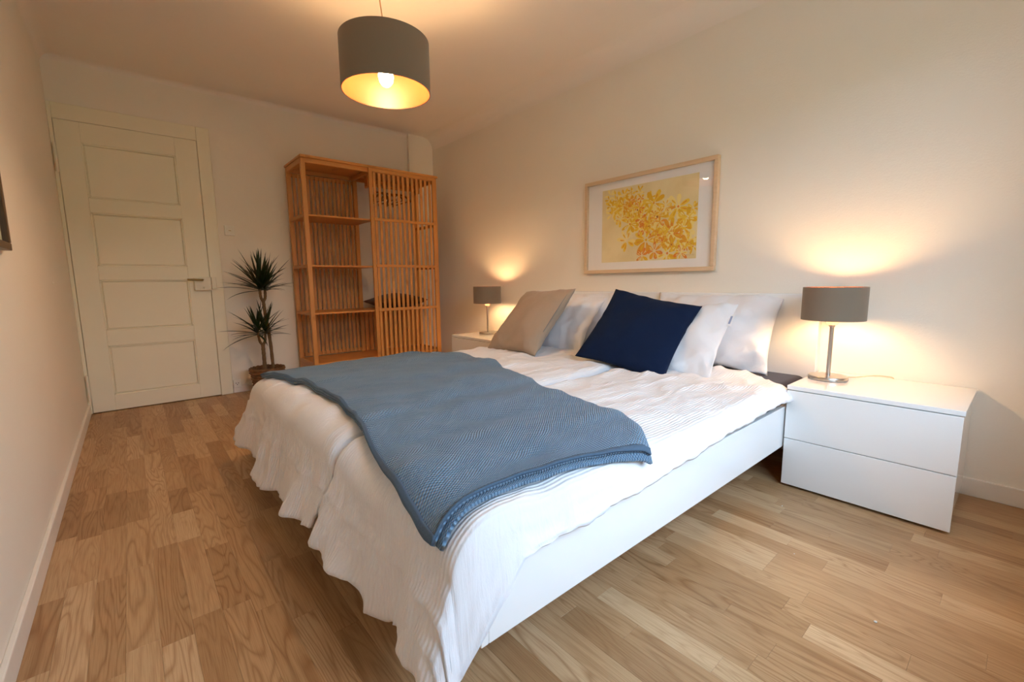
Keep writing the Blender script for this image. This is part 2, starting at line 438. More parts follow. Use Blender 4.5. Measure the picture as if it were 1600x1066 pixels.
# ------------------------------------------------------------------ panelled door
DX0, DX1, DZ = .021, .800, 2.003
door = box('door_1', DX0+.003, DX1-.003, -.012, -.002, .006, DZ-.003, M['door'], bev=0)   # thin core behind stiles and panels
struct(door)
panels = [(.119, .477), (.59, .948), (1.045, 1.41), (1.505, 1.868)]; PX0, PX1 = .147, .660
yb, yf = -.012, -.030
for x0, x1 in ((DX0+.003, PX0), (PX1, DX1-.003)): box('stile', x0, x1, yb, yf, .006, DZ-.003, M['door'], door, bev=.002)
zs = [.006]+[z for p in panels for z in p]+[DZ-.003]
for i in range(0, len(zs), 2): box('rail', PX0, PX1, yb, yf, zs[i], zs[i+1], M['door'], door, bev=.002)
for a, b in panels:
    p = box('panel', PX0+.012, PX1-.012, yb, -.017, a+.012, b-.012, M['door'], door, bev=.004)
    bm = bmesh.new()
    for q in ((PX0, PX1, a, a+.010), (PX0, PX1, b-.010, b), (PX0, PX0+.010, a, b), (PX1-.010, PX1, a, b)): bm_box(bm, q[0], q[1], yb, -.024, q[2], q[3], .003)
    from_bm('moulding', bm, M['door'], p)
for z0, z1 in ((1.66, 1.84), (.095, .275)):
    hg = lathe('hinge', [(0, 0), (.009, 0), (.009, z1-z0), (0, z1-z0)], (.016, -.040, z0), M['door_old'], door, 14)
    lathe('pin_cap', [(0, 0), (.0065, 0), (.005, .01), (0, .012)], (.016, -.040, z1), M['door_old'], hg, 12)
lb = box('lock_box', .690, .800, -.030, -.066, .862, .966, M['door_old'], door, bev=.004, seg=2)
box('strike_box', .803, .836, -.022, -.062, .872, .966, M['door_old'], door, bev=.003)
lathe('rosette', [(0, 0), (.012, 0), (.012, .006), (0, .006)], (.742, -.068, .944), M['brass'], lb, 16)
tube('handle', curve_pts([(.742, -.066, .944), (.742, -.092, .944), (.734, -.104, .944), (.715, -.106, .945), (.645, -.102, .947)], 6), [.008]*12+[.0075]*13, M['brass'], lb, 10)
tube('key', [(.748, -.066, .888), (.748, -.083, .888), (.748, -.093, .884)], [.004, .004, .006], M['door_old'], lb, 8)
# door frame
bm = bmesh.new()
for q in ((.0, DX0, 0, 2.106), (DX1, .885, 0, 2.106), (DX0, DX1, DZ, 2.106)): bm_box(bm, q[0], q[1], -.026, 0, q[2], q[3], .003)
struct(from_bm('trim_4', bm, M['door']))

# switch and socket beside the door
sw = thing('light_switch', (.967, 0, 1.30), 'white square light switch on the wall right of the door', 'switch')
box('plate', .931, 1.003, -.014, 0, 1.302, 1.381, M['plastic'], sw, bev=.003, seg=2)
box('rocker', .946, .988, -.018, -.014, 1.322, 1.362, M['plastic'], sw, bev=.002)
box('marking', .958, .976, -.0187, -.018, 1.336, 1.344, M['cable'], sw, bev=0)
so = thing('wall_socket', (.915, 0, .05), 'white wall socket just above the floor beside the basket pot', 'socket')
box('plate', .890, .945, -.024, -.014, .045, .112, M['plastic'], so, bev=.003, seg=2)
for x, z in ((.908, .083), (.926, .083), (.917, .07)): box('hole', x-.003, x+.003, -.0246, -.0238, z-.003, z+.003, M['dark'], so, bev=0)
box('nail', 0, .006, -.993, -.985, .921, .929, M['plastic'], None, bev=.002)
tag(bpy.data.objects['nail'], 'tiny white nail in the left wall below the dark frame', 'nail')

# picture on the left wall (only its corner is in view)
pf = thing('dark_framed_picture', (0, -2.45, 1.02), 'dark wood framed picture on the left wall, cut by the photo edge', 'picture')
PA, PB, QA, QB, fw = -2.15, -2.80, 1.021, 1.80, .024
for q in ((PB, PA, QA, QA+fw), (PB, PA, QB-fw, QB), (PA-fw, PA, QA+fw, QB-fw), (PB, PB+fw, QA+fw, QB-fw)): box('frame_side', .002, .024, q[0], q[1], q[2], q[3], M['dark_frame'], pf, bev=.002)
box('print', .004, .008, PB+fw, PA-fw, QA+fw, QB-fw, M['green_reflection'], pf, bev=0)  # sheet carries the glass's green reflection in its colour
box('glass', .014, .016, PB+fw, PA-fw, QA+fw, QB-fw, M['glass'], pf, bev=0)

# ------------------------------------------------------------------ bamboo wardrobe
X0, X1, Y0, Y1, HT = 1.412, 2.635, -.486, -.046, 1.905
wd = thing('bamboo_wardrobe', ((X0+X1)/2, (Y0+Y1)/2, 0), 'open bamboo wardrobe with shelves and a slatted sliding door against the back wall', 'wardrobe')
PW = .034
post = None
for x in (X0, X1-PW):
    for y in (Y0, Y1-PW): box('post', x, x+PW, y, y+PW, 0, HT-.018, M['bamboo_z'], wd)
box('post', 1.985, 1.985+PW, Y1-PW, Y1, .22, HT-.018, M['bamboo_z'], wd)
box('top_panel', X0-.008, X1+.008, Y0-.02, Y1+.004, HT-.016, HT+.004, M['bamboo_x'], wd, bev=.003)
for a, b in ((Y0, Y0+.02), (Y1-.02, Y1)): box('top_rail', X0+PW, X1-PW, a, b, HT-.05, HT-.016, M['bamboo_x'], wd)
LV = (.665, 1.056, 1.46)
for x in (X0, X1-.02):
    box('side_rail', x, x+.02, Y0+PW, Y1-PW, HT-.055, HT-.016, M['bamboo_y'], wd)
    for z in LV: box('side_rail', x, x+.02, Y0+PW, Y1-PW, z-.022, z+.004, M['bamboo_y'], wd)
    box('side_rail', x, x+.02, Y0+PW, Y1-PW, .15, .25, M['bamboo_y'], wd)
XM = 1.99
box('shelf', X0+.021, X1-.021, Y0+.006, Y1-.022, LV[0]-.014, LV[0], M['bamboo_x'], wd)
for z in LV[1:]: box('shelf', X0+.021, XM, Y0+.006, Y1-.022, z-.014, z, M['bamboo_x'], wd)
box('bottom_board', X0+.021, X1-.021, Y0+.004, Y1-.022, .225, .243, M['bamboo_x'], wd)
box('centre_rail', XM-.02, XM, Y0+PW, Y1-PW, HT-.055, HT-.016, M['bamboo_y'], wd)
# slatted back behind the shelves
for z in (.262, HT-.075): box('back_rail', X0+PW, XM-.004, Y1-.016, Y1-.002, z-.012, z+.02, M['bamboo_x'], wd)
sl = None; ns = 14
for i in range(ns):
    x = X0+PW+.012+(XM-X0-PW-.02)*(i+.0)/ns
    if sl is None:
        sl = box('slat', x, x+.022, Y1-.026, Y1-.017, .25, HT-.06, M['bamboo_z'], wd, bev=.001); c0 = WLOC[sl.name].copy(); sx0 = x
    else: copy_part(sl, wd, c0+Vector((x-sx0, 0, 0)))
# low slatted back on the right
for i in range(13):
    x = 2.03+.0435*i
    if i == 0: sl2 = box('slat', x, x+.034, Y1-.026, Y1-.017, .245, LV[0]-.016, M['bamboo_z'], wd, bev=.001); c1 = WLOC[sl2.name].copy()
    else: copy_part(sl2, wd, c1+Vector((.0435*i, 0, 0)))
# sliding door
DA, DB, yd0, yd1 = 1.957, 2.607, Y0-.019, Y0-.001
dr = box('sliding_door', DA, DA+.03, yd0, yd1, .10, HT-.018, M['bamboo_z'], wd)
box('stile', DB-.028, DB, yd0, yd1, .10, HT-.018, M['bamboo_z'], dr)
for z in (.10, HT-.046): box('door_rail', DA+.03, DB-.028, yd0, yd1, z, z+.028, M['bamboo_x'], dr)
for z in LV: box('door_rail', DA+.03, DB-.028, yd0-.002, yd1-.008, z-.012, z+.012, M['bamboo_x'], dr)
ns = 13; gap = (DB-.028-DA-.03)/ns
for i in range(ns):
    x = DA+.03+gap*(i+.5)-.012
    if i == 0: sl3 = box('slat', x, x+.024, yd0+.0115, yd1, .129, HT-.047, M['bamboo_z'], dr, bev=.001); c2 = WLOC[sl3.name].copy(); sx0 = x
    else: copy_part(sl3, dr, c2+Vector((x-sx0, 0, 0)))
# clothes rail
ZR, YR = 1.79, -.25
for x in (2.045, 2.555):
    for z in (HT-.05, ZR-.02): pass
    bm = bmesh.new()
    bm_box(bm, x-.008, x+.008, YR-.035, YR-.020, ZR-.02, HT-.016); bm_box(bm, x-.008, x+.008, YR+.020, YR+.035, ZR-.02, HT-.016); bm_box(bm, x-.008, x+.008, YR-.020, YR+.020, ZR-.02, ZR-.006)
    from_bm('rail_bracket', bm, M['bamboo_z'], wd)
tube('clothes_rail', [(2.03, YR, ZR+.008), (2.57, YR, ZR+.008)], .014, M['bamboo_x'], wd, 14)
# hangers
hl = ['leftmost dark wooden hanger on the wardrobe rail', 'second dark wooden hanger from the left on the wardrobe rail', 'third dark wooden hanger from the left on the wardrobe rail',
      'fourth dark wooden hanger from the left on the wardrobe rail', 'rightmost dark wooden hanger on the wardrobe rail']
zt = ZR+.022
for i, x in enumerate((2.13, 2.18, 2.235, 2.29, 2.335)):
    h = thing('clothes_hanger', (x, YR, ZR-.16), hl[i], 'hanger', 'wooden hangers in the wardrobe')
    dx = (.03, -.02, .0, .025, .05)[i]
    hook = [(x, YR+.016*math.cos(t), zt-.014+.016*math.sin(t)+.002) for t in [R(a) for a in range(-10, 200, 15)]][::-1]
    tube('hook', hook[::-1]+[(x, YR-.014, zt-.03), (x, YR, zt-.045), (x, YR, zt-.07)], .002, M['steel'], h, 6)
    zc = zt-.072
    for s in (-1, 1):
        tube('arm', curve_pts([(x, YR, zc), (x+dx*.3, YR+s*.07, zc-.012), (x+dx*.7, YR+s*.14, zc-.045), (x+dx, YR+s*.18, zc-.085)], 5), .009, M['hanger'], h, 8)
    tube('bar', [(x+dx*.9, YR-.17, zc-.078), (x+dx*.9, YR+.17, zc-.078)], .005, M['hanger'], h, 8)

# ------------------------------------------------------------------ soft goods
def cushion(name, w, h, t, c, u, v, mat, label, cat, group=None, seed=0, wr=.006, pinch=.07, sag=0, parent=None, pw=2.4, ex=.55, n=44):
    c, u, v = Vector(c), Vector(u).normalized(), Vector(v).normalized(); nn = u.cross(v).normalized(); v = nn.cross(u)
    vs, uvs, idx = [], [], {}
    def pt(i, j, side):
        a, b = -1+2*i/n, -1+2*j/n
        a2 = math.sin(a*math.pi/2)*.35+a*.65; b2 = math.sin(b*math.pi/2)*.35+b*.65
        f = max(0, (1-abs(a2)**pw)*(1-abs(b2)**pw))**ex
        X = a2*w/2*(1-pinch*(1-b2*b2)); Y = b2*h/2*(1-pinch*(1-a2*a2))
        k = seed*7.3+side*3
        edge = 1-f
        wz = wr*(nz(X*9+k, Y*9, k)*.9+.7*nz(X*22, Y*22+k, k)*(.4+edge))*min(1, f*3)
        # creases running in from the corners
        wz += wr*1.3*math.sin((X*b2-Y*a2)*60+k)*abs(a2*b2)*min(1, f*3)
        Y -= sag*f*(1 if b2 < 0 else .4)
        bow = .012*nz(a2*1.3+k, b2*1.3, 5)
        return c+u*X+v*Y+nn*(side*(t/2*f)+wz+bow), (X, Y)
    fs = []
    for side in (1, -1):
        for i in range(n+1):
            for j in range(n+1):
                e = i in (0, n) or j in (0, n)
                key = (i, j, 0 if e else side)
                if key not in idx:
                    p, q = pt(i, j, side); idx[key] = len(vs); vs.append(p); uvs.append(q)
        g = lambda i, j: idx[(i, j, 0 if (i in (0, n) or j in (0, n)) else side)]
        for i in range(n):
            for j in range(n):
                q = (g(i, j), g(i+1, j), g(i+1, j+1), g(i, j+1)); fs.append(q if side > 0 else q[::-1])
    o = mesh(name, vs, fs, mat, parent, True, uvs=uvs)
    if label: tag(o, label, cat, group)
    return o, (c, u, v, nn)

# ---- bed frame
NY, FY = -3.66, -1.765            # near and far sides
FX = .765                        # foot
bed = thing('bed_frame', (1.8, -2.65, 0), 'white high gloss double bed frame with flat headboard', 'bed')
box('headboard', W-.05, W-.004, NY+.01, -1.63, .16, .827, M['gloss'], bed, bev=.003, seg=2)
RT = .352
box('side_rail', FX+.02, W-.051, NY, NY+.022, .172, RT, M['gloss'], bed, bev=.0025, seg=2)
box('side_rail', FX+.02, W-.051, FY-.022, FY, .172, RT, M['gloss'], bed, bev=.0025, seg=2)
box('foot_rail', FX, FX+.02, NY, FY, .172, RT, M['gloss'], bed, bev=.0025, seg=2)
for x in (1.35, 2.70):
    for y in (NY+.45, FY-.45): box('leg', x-.03, x+.03, y-.03, y+.03, 0, .19, M['gap'], bed)
box('slat_base', FX+.022, W-.053, NY+.024, FY-.024, .19, .21, M['bamboo_y'], bed)
# ---- mattress in its dark fitted sheet
bm = bmesh.new(); bm_box(bm, .80, W-.055, NY+.03, FY-.03, .2105, .425, .045, 5)
mt = from_bm('mattress', bm, M['sheet'], None, True)
tag(mt, 'mattress in a dark plum fitted sheet, showing only at the bed corner by the lamp', 'mattress')

# ---- duvets
Z0 = .446
def seam(x, t=0): return -2.912-.10*sstep(1.35, .8, x)+.05*t
def top_z(x, y):
    """height of the duvet tops, foot edge and long sides rounded off"""
    z = Z0+.008*nz(x*2.1, y*2.1, 3)+.007*nz(x*5.3, y*4.2, 9)+.0045*nz(x*9, y*13, 1)+.0022*nz(x*21, y*30, 5)
    z += .004*math.sin(y*19+x*3+3*nz(x*2, y*2, 7))*sstep(2.3, 1.7, x)
    cr = 1-abs(nz(x*2.2+5, y*5.5, 4)+.35*nz(x*6, y*11, 2)); z += .006*max(0, cr-.8)/.2
    z += .009*sstep(1.35, 1.9, x)*((1-abs(nz(x*3.5+y*2.2, y*3.0-x*1.5, 21)))**8+.7*(1-abs(nz(x*6-y*4, y*5+x*2, 31)))**8-.25)
    if x < .80: z -= .095*(1-math.sqrt(max(0, 1-min(1, (.80-x)/.10)**2)))
    if y < -3.62: z -= .055*(1-math.sqrt(max(0, 1-min(1, (-3.62-y)/.068)**2)))
    if y > -1.90: z -= .075*(1-math.sqrt(max(0, 1-min(1, (y+1.90)/.11)**2)))
    return z
HEMF = [(-3.02, .17), (-2.95, .175), (-2.85, .165), (-2.7, .14), (-2.5, .115), (-2.35, .10), (-2.2, .125), (-2.05, .13), (-1.8, .14), (-1.7, .19)]
HEMN = [(-3.70, .135), (-3.62, .16), (-3.5, .165), (-3.42, .13), (-3.34, .125), (-3.26, .165), (-3.1, .175), (-2.9, .17)]
SIDE = [(.70, .17), (.76, .245), (.80, .29), (.85, .345), (1.04, .352), (1.27, .360), (1.75, .390), (2.22, .408), (2.6, .40)]
def duvet(name, far, label):
    nu, nv = (150, 150) if far else (150, 120)
    vs, uvs, fs = [], [], []
    for i in range(nu+1):
        s = i/nu                       # 0 head .. 1 hem at the foot
        for j in range(nv+1):
            q = j/nv                   # across, far edge .. near edge
            xh = 2.62 if far else 2.60-.18*sstep(.55, 1, q)
            # along: flat to x=.80, quarter round to x=.70, then hang
            la, lb_, lc = xh-.80, .16, .30
            L = s*(la+lb_+lc)
            t = 0
            if L < la: x = xh-L; dz = 0
            elif L < la+lb_:
                a = (L-la)/lb_*math.pi/2; x = .80-.10*math.sin(a); dz = .095*(1-math.cos(a))
            else: t = (L-la-lb_)/lc; x = .70; dz = .095
            # across
            if far: ya, yb2 = -1.79, seam(x, t)
            else: ya, yb2 = seam(x, t)-.012, -3.688
            y = ya+(yb2-ya)*q
            z = top_z(max(x, .7001), y) if x > .7 else top_z(.7001, y)
            # rounded lips where the two duvets meet
            d = abs(y-(yb2 if far else ya))
            if far: z += .014*sstep(.9, .2, abs(y+2.5))
            if d < .05: z -= (.05 if far else .038)*(1-math.sqrt(max(0, 1-(1-d/.05)**2)))*(1-.7*t)
            outer = abs(y-(ya if far else yb2))
            if outer < .0001 or (far and q < .001) or (not far and q > .999): pass
            # side drop over the rail: last rows fold down
            drop = 0
            if not far:
                k = sstep(.955, 1, q)
                zs = interp(SIDE, x)
                z = z*(1-k)+min(z, zs+.006*nz(x*9, 3, 1)+.008*nz(x*25, 3, 8))*k
                y -= .006*k+.012*k*nz(x*8, 1, 2)+.006*k*nz(x*22, 1, 2)
            else:
                k = sstep(.045, 0, q)
                if t == 0: z = z*(1-k)+(.30)*k
            if t > 0:
                hem = interp(HEMF if far else HEMN, y)+.008*nz(y*14, 2, 2)
                ztop = z
                side_low = 0
                z = ztop+(min(hem, ztop-.02)-ztop)*t
                ph = 1.7 if far else .4
                fold = (.75*math.sin(y*2*math.pi/.46+ph+1.5*nz(y*2.5, 0, 0))+.25*math.sin(y*2*math.pi/.17+ph*2+2.5*nz(y*3, 0, 0))+.55*nz(y*5+t*1.3, t*1.2, 4)+.25*nz(y*14-t*2, t*2, 6))
                x = .70-(.052+(.008 if far else 0))*t**1.15-.034*fold*t**.85-.014*t**.7*(1-abs(nz(y*5.5+t*.7, t*.5, 11)))**7+.010*t**.7*(1-abs(nz(y*8-t*.9, t*.6, 17)))**9-.004*nz(y*30, t*6, 2)
                x -= .006*math.exp(-((t-.34-.05*nz(y*3, 1, 1))/.035)**2)+.003*math.exp(-((t-.62-.06*nz(y*2, 7, 1))/.03)**2)
                # lower part swings a little outward at the free corners
                if far: x -= .018*sstep(.88, 1, q)*t
                else: x -= .012*sstep(.9, 1, q)*t; y -= .010*sstep(.9, 1, q)*math.sin(t*3)
                y += .010*t*nz(y*7, t*2, 9)
            vs.append((x, y, z)); uvs.append((L, y))
    for i in range(nu):
        for j in range(nv):
            a = i*(nv+1)+j; fs.append((a, a+1, a+nv+2, a+nv+1))
    o = mesh(name, vs, fs, M['duvet'], None, True, uvs=uvs)
    tag(o, label, 'duvet', 'white duvets on the bed')
    md = o.modifiers.new('thickness', 'SOLIDIFY'); md.thickness = .012; md.offset = -1
    return o
d1 = duvet('duvet', True, 'white striped duvet on the far half of the bed, under the taupe cushion')
d2 = duvet('duvet', False, 'white striped duvet on the near half of the bed, hanging over the near foot corner')
for o in (d1, d2):                       # face normals outward
    bm = bmesh.new(); bm.from_mesh(o.data); bm.normal_update()
    if sum(f.normal.z for f in bm.faces) < 0: bmesh.ops.reverse_faces(bm, faces=bm.faces)
    bm.to_mesh(o.data); bm.free()

# ---- blue knitted throw
FOOT = [(0, (.765, -1.84)), (.10, (.775, -1.96)), (.25, (.83, -2.25)), (.42, (.835, -2.58)), (.58, (.815, -2.86)), (.80, (.748, -3.29)), (.92, (.722, -3.50)), (1, (.712, -3.615))]
HEAD = [(0, (1.50, -1.80)), (.05, (1.57, -1.86)), (.18, (1.72, -2.05)), (.35, (1.745, -2.40)), (.52, (1.655, -2.72)), (.72, (1.555, -3.12)), (.83, (1.52, -3.33)), (.95, (1.44, -3.555)), (1, (1.315, -3.668))]
def pl2(tab, t):
    pts = [Vector((p[1][0], p[1][1], 0)) for p in tab]; ts = [p[0] for p in tab]
    for k in range(len(ts)-1):
        if t <= ts[k+1] or k == len(ts)-2:
            u = (t-ts[k])/(ts[k+1]-ts[k]); p0 = pts[max(k-1, 0)]; p1 = pts[k]; p2 = pts[k+1]; p3 = pts[min(k+2, len(pts)-1)]
            return .5*(2*p1+(p2-p0)*u+(2*p0-5*p1+4*p2-p3)*u*u+(3*p1-p0-3*p2+p3)*u**3)
def duv_z(x, y):
    z = top_z(max(x, .702), y)
    if y > seam(x): z += .014*sstep(.9, .2, abs(y+2.5))
    return z
def surf(x, y, off):
    e = .012
    # a heavy knit bridges small wrinkles: average the surface below
    f = lambda a, b: sum(duv_z(a+dx, b+dy) for dx, dy in ((0, 0), (.02, 0), (-.012, 0), (0, .02), (0, -.02)))/5
    z = f(x, y); nx_ = -(f(x+e, y)-f(x-e, y))/(2*e); ny_ = -(f(x, y+e)-f(x, y-e))/(2*e)
    nn = Vector((max(-2, min(2, nx_)), max(-2, min(2, ny_)), 1)).normalized()
    return Vector((x, y, z))+nn*off
def throw_layer(name, off, grow, mat, parent, thick, s0=0, s1=1, t0=0, t1=1, nu=60, nv=110):
    vs, uvs, fs = [], [], []
    for i in range(nu+1):
        s = s0+(s1-s0)*i/nu
        for j in range(nv+1):
            t = t0+(t1-t0)*j/nv; a, b = pl2(FOOT, t), pl2(HEAD, t); p = a.lerp(b, s)
            p.y += (.028*math.sin(math.pi*s))*sstep(.9, 1, t)
            p.y -= grow*sstep(.96, 1, t)
            q = surf(p.x, p.y, off)
            q.z += .006*max(0, nz(p.x*4+2, p.y*3, 6))+.004*nz(p.x*9, p.y*7, 2)
            # the rim sinks onto the bedding
            ed = min(s, 1-s)*.8; q.z -= .006*sstep(.03, 0, ed)
            vs.append(q); uvs.append((s*.78, t*1.95))
    for i in range(nu):
        for j in range(nv):
            a = i*(nv+1)+j; fs.append((a, a+nv+1, a+nv+2, a+1))
    o = mesh(name, vs, fs, mat, parent, True, uvs=uvs)
    bm = bmesh.new(); bm.from_mesh(o.data); bm.normal_update()
    if sum(f.normal.z for f in bm.faces) < 0: bmesh.ops.reverse_faces(bm, faces=bm.faces)
    bm.to_mesh(o.data); bm.free()
    md = o.modifiers.new('thickness', 'SOLIDIFY'); md.thickness = thick; md.offset = -1
    return o
th = thing('knitted_throw', (1.1, -2.7, .44), 'blue knitted throw spread folded across the foot of the bed', 'blanket')
throw_layer('upper_layer', .030, 0, M['knit'], th, .009)
throw_layer('lower_layer', .018, .014, M['knit'], th, .008)
throw_layer('border', .0322, .001, M['knit_edge'], th, .006, 0, .014, 0, 1, 3, 110)
throw_layer('border', .0322, .001, M['knit_edge'], th, .006, 0, 1, .992, 1, 60, 3)

# ---- pillows and cushions
TV = Vector((.698, .043, .715))
cushion('pillow', .70, .44, .15, (2.725, -3.15, .628), (.03, -1, -.0), (.45, -.10, .88), M['pillow'], 'large white pillow leaning on the headboard at the lamp end', 'pillow', 'white pillows on the bed', 1, .020)
wp, fr_ = cushion('pillow', .52, .47, .13, (2.475, -3.095, .607), (.062, -.998, 0), TV, M['pillow'], 'white pillow with a sewn-in tag right behind the navy cushion', 'pillow', 'white pillows on the bed', 2, .020)
cushion('pillow', .70, .44, .14, (2.745, -2.12, .622), (-.02, -1, .01), (.42, 0, .91), M['pillow'], 'large white pillow leaning on the headboard behind the taupe cushion', 'pillow', 'white pillows on the bed', 3, .020)
cushion('pillow', .56, .45, .13, (2.535, -2.215, .617), (-.02, -1, .0), (.60, 0, .80), M['pillow'], 'white pillow directly behind the taupe cushion, showing right of it', 'pillow', 'white pillows on the bed', 4, .020)
nv_, nf = cushion('cushion', .50, .50, .13, (2.33, -2.96, .632), (.164, -.971, -.175), (.71, -.006, .704), M['navy'], 'navy blue square cushion leaning on white pillows', 'cushion', None, 5, .008)
tp, tf = cushion('cushion', .525, .525, .16, (2.29, -2.168, .648), (-.099, -.994, .044), (.666, -.033, .745), M['taupe'], 'taupe linen square cushion on the far side of the bed', 'cushion', None, 6, .009)
# zip along the taupe cushion's edge and the tag of the white pillow
c, u, v, nn = tf
tube('zipper', [c+u*(.238)+v*y+nn*(.016+.006*math.cos(y*6)) for y in [(-.10+.30*k/10) for k in range(11)]], .0022, M['gap'], tp, 6)
c, u, v, nn = fr_
bm = bmesh.new()
def quad(name, c, u, v, nn, a0, a1, b0, b1, off, th, mat, parent):
    vs = [c+u*a+v*b+nn*(off+k*th) for k in (0, 1) for a, b in ((a0, b0), (a1, b0), (a1, b1), (a0, b1))]
    return mesh(name, vs, [(3, 2, 1, 0), (4, 5, 6, 7), (0, 1, 5, 4), (1, 2, 6, 5), (2, 3, 7, 6), (3, 0, 4, 7)], mat, parent)
bm.free()
tg = quad('tag', c, u, v, nn, .236, .262, .085, .165, .003, .0015, M['pillow'], wp)
quad('tag_print', c, u, v, nn, .244, .254, .100, .150, .0046, .0004, M['print_blue'], tg)
# cushion lying in the wardrobe
cushion('cushion', .50, .40, .135, (2.27, -.262, LV[0]+.066), (1, 0, .02), (0, 1, 0), M['brown_fab'], 'dark brown cushion lying on the wardrobe shelf behind the slats', 'cushion', None, 8, .004, n=24)

# ------------------------------------------------------------------ nightstands
def nightstand(y0, y1, label):
    a, b = min(y0, y1), max(y0, y1); xf = 2.40; h = .45
    t = thing('nightstand', ((xf+W)/2, (a+b)/2, 0), label, 'nightstand', 'white nightstands beside the bed')
    box('body', xf+.020, W-.006, a+.010, b-.010, .028, h-.019, M['gloss'], t, bev=.002)
    box('plinth', xf+.05, W-.03, a+.03, b-.03, 0, .028, M['gap'], t)
    box('top_panel', xf+.004, W-.006, a, b, h-.018, h, M['gloss'], t, bev=.002, seg=2)
    for z0, z1 in ((.012, .2165), (.2195, h-.021)): box('drawer_front', xf, xf+.019, a+.003, b-.003, z0, z1, M['gloss'], t, bev=.0015, seg=2)
    return t
nightstand(-3.664, -4.205, 'white two-drawer nightstand on the near side of the bed')
nightstand(-1.04, -1.60, 'white nightstand on the far side of the bed, partly hidden by bedding')

def table_lamp(x, y, z, label):
    t = thing('table_lamp', (x, y, z), label, 'lamp', 'grey shaded table lamps on the nightstands')
    lathe('base', [(0, 0), (.074, 0), (.0755, .002), (.0755, .014), (.073, .017), (.01, .0175), (0, .0175)], (x, y, z), M['steel'], t, 40)
    lathe('pole', [(0, .017), (.0085, .017), (.0085, .235), (.012, .238), (.012, .245), (0, .245)], (x, y, z), M['steel'], t, 16)
    lathe('socket_cup', [(0, .246), (.019, .246), (.024, .262), (.024, .268), (0, .268)], (x, y, z), M['frost'], t, 24)
    zb, zt2, r = .268, .413, .118
    sh = lathe('shade', [(r+.002, zb), (r+.002, zt2), (r, zt2), (r, zb)], (x, y, z), M['shade'], t, 56, closed=True)
    lathe('lining', [(r-.0005, zb+.001), (r-.0005, zt2-.001), (r-.0015, zt2-.001), (r-.0015, zb+.001)], (x, y, z), M['gold'], sh, 56, closed=True)
    for k in range(3):
        a = k*2*math.pi/3+.3
        tube('spoke', [(x+.02*math.cos(a), y+.02*math.sin(a), z+.285), (x+(r-.004)*math.cos(a), y+(r-.004)*math.sin(a), z+.285)], .0015, M['steel'], t, 5)
    lathe('bulb', [(0, .270), (.010, .271), (.013, .29), (.024, .315), (.027, .335), (.022, .354), (.010, .364), (0, .366)], (x, y, z), M['bulb'], t, 12)
    return t
LZ = .4505
l1 = table_lamp(2.66, -3.745, LZ, 'steel table lamp with round grey shade on the near nightstand')
tube('cord', curve_pts([(2.73, -3.78, LZ+.006), (2.77, -3.82, LZ+.003), (2.80, -3.87, LZ+.012), (2.835, -3.90, LZ+.012), (2.865, -3.935, LZ+.006), (2.8705, -3.945, LZ-.004)], 6), .0024, M['cable'], l1, 6)
table_lamp(2.66, -1.225, LZ, 'small looking steel table lamp with grey shade on the far nightstand')

# ------------------------------------------------------------------ pendant lamp
PXc, PYc, PZ0, PZ1, PR = 1.300, -2.26, 1.785, 2.006, .199
pn = thing('pendant_lamp', (PXc, PYc, PZ0), 'grey-brown drum pendant lamp with gold lining hanging from the ceiling', 'lamp')
sh = lathe('shade', [(PR+.0025, 0), (PR+.0025, PZ1-PZ0), (PR, PZ1-PZ0), (PR, 0)], (PXc, PYc, PZ0), M['shade'], pn, 72, closed=True)
lathe('lining', [(PR-.0005, .001), (PR-.0005, PZ1-PZ0-.001), (PR-.002, PZ1-PZ0-.001), (PR-.002, .001)], (PXc, PYc, PZ0), M['gold'], sh, 72, closed=True)
tube('cable', [(PXc, PYc, PZ0+.2), (PXc-.002, PYc, PZ0+.3), (PXc-.012, PYc+.004, PZ0+.40), (PXc-.016, PYc+.004, PZ0+.5), (PXc-.014, PYc+.004, H-.02)], .003, M['cable'], pn, 8)
lathe('canopy', [(0, 0), (.045, 0), (.05, .02), (.05, .025), (0, .025)], (PXc-.014, PYc+.004, H-.0255), M['plastic'], pn, 24)
lathe('bulb_holder', [(0, .167), (.02, .167), (.022, .175), (.022, .21), (.01, .218), (0, .218)], (PXc, PYc, PZ0), M['plastic'], pn, 20)
for k in range(3):
    a = k*2*math.pi/3+.5
    tube('spoke', [(PXc+.02*math.cos(a), PYc+.02*math.sin(a), PZ0+.19), (PXc+(PR-.004)*math.cos(a), PYc+(PR-.004)*math.sin(a), PZ0+.19)], .0022, M['steel'], pn, 5)
lathe('bulb', [(0, .026), (.016, .030), (.029, .046), (.034, .070), (.030, .100), (.017, .140), (.0135, .166), (0, .166)], (PXc, PYc, PZ0), M['bulb_big'], pn, 16)

# ------------------------------------------------------------------ framed watercolour above the bed
pa, pb, qa, qb = -2.155, -3.112, .953, 1.590; fw = .024
pic = thing('framed_flower_print', (W, (pa+pb)/2, qa), 'yellow flower watercolour in a pale wood frame above the headboard', 'picture')
for q in ((pb, pa, qa, qa+fw), (pb, pa, qb-fw, qb), (pa-fw, pa, qa+fw, qb-fw), (pb, pb+fw, qa+fw, qb-fw)): box('frame_side', W-.032, W-.002, q[0], q[1], q[2], q[3], M['frame_wood'], pic, bev=.002)
ay0, ay1, az0, az1 = -2.300, -2.995, 1.028, 1.518
box('mat_board', W-.012, W-.008, pb+fw, pa-fw, qa+fw, qb-fw, M['mat'], pic, bev=0)
art = box('print', W-.0128, W-.012, ay1, ay0, az0, az1, M['paper'], pic, bev=0)
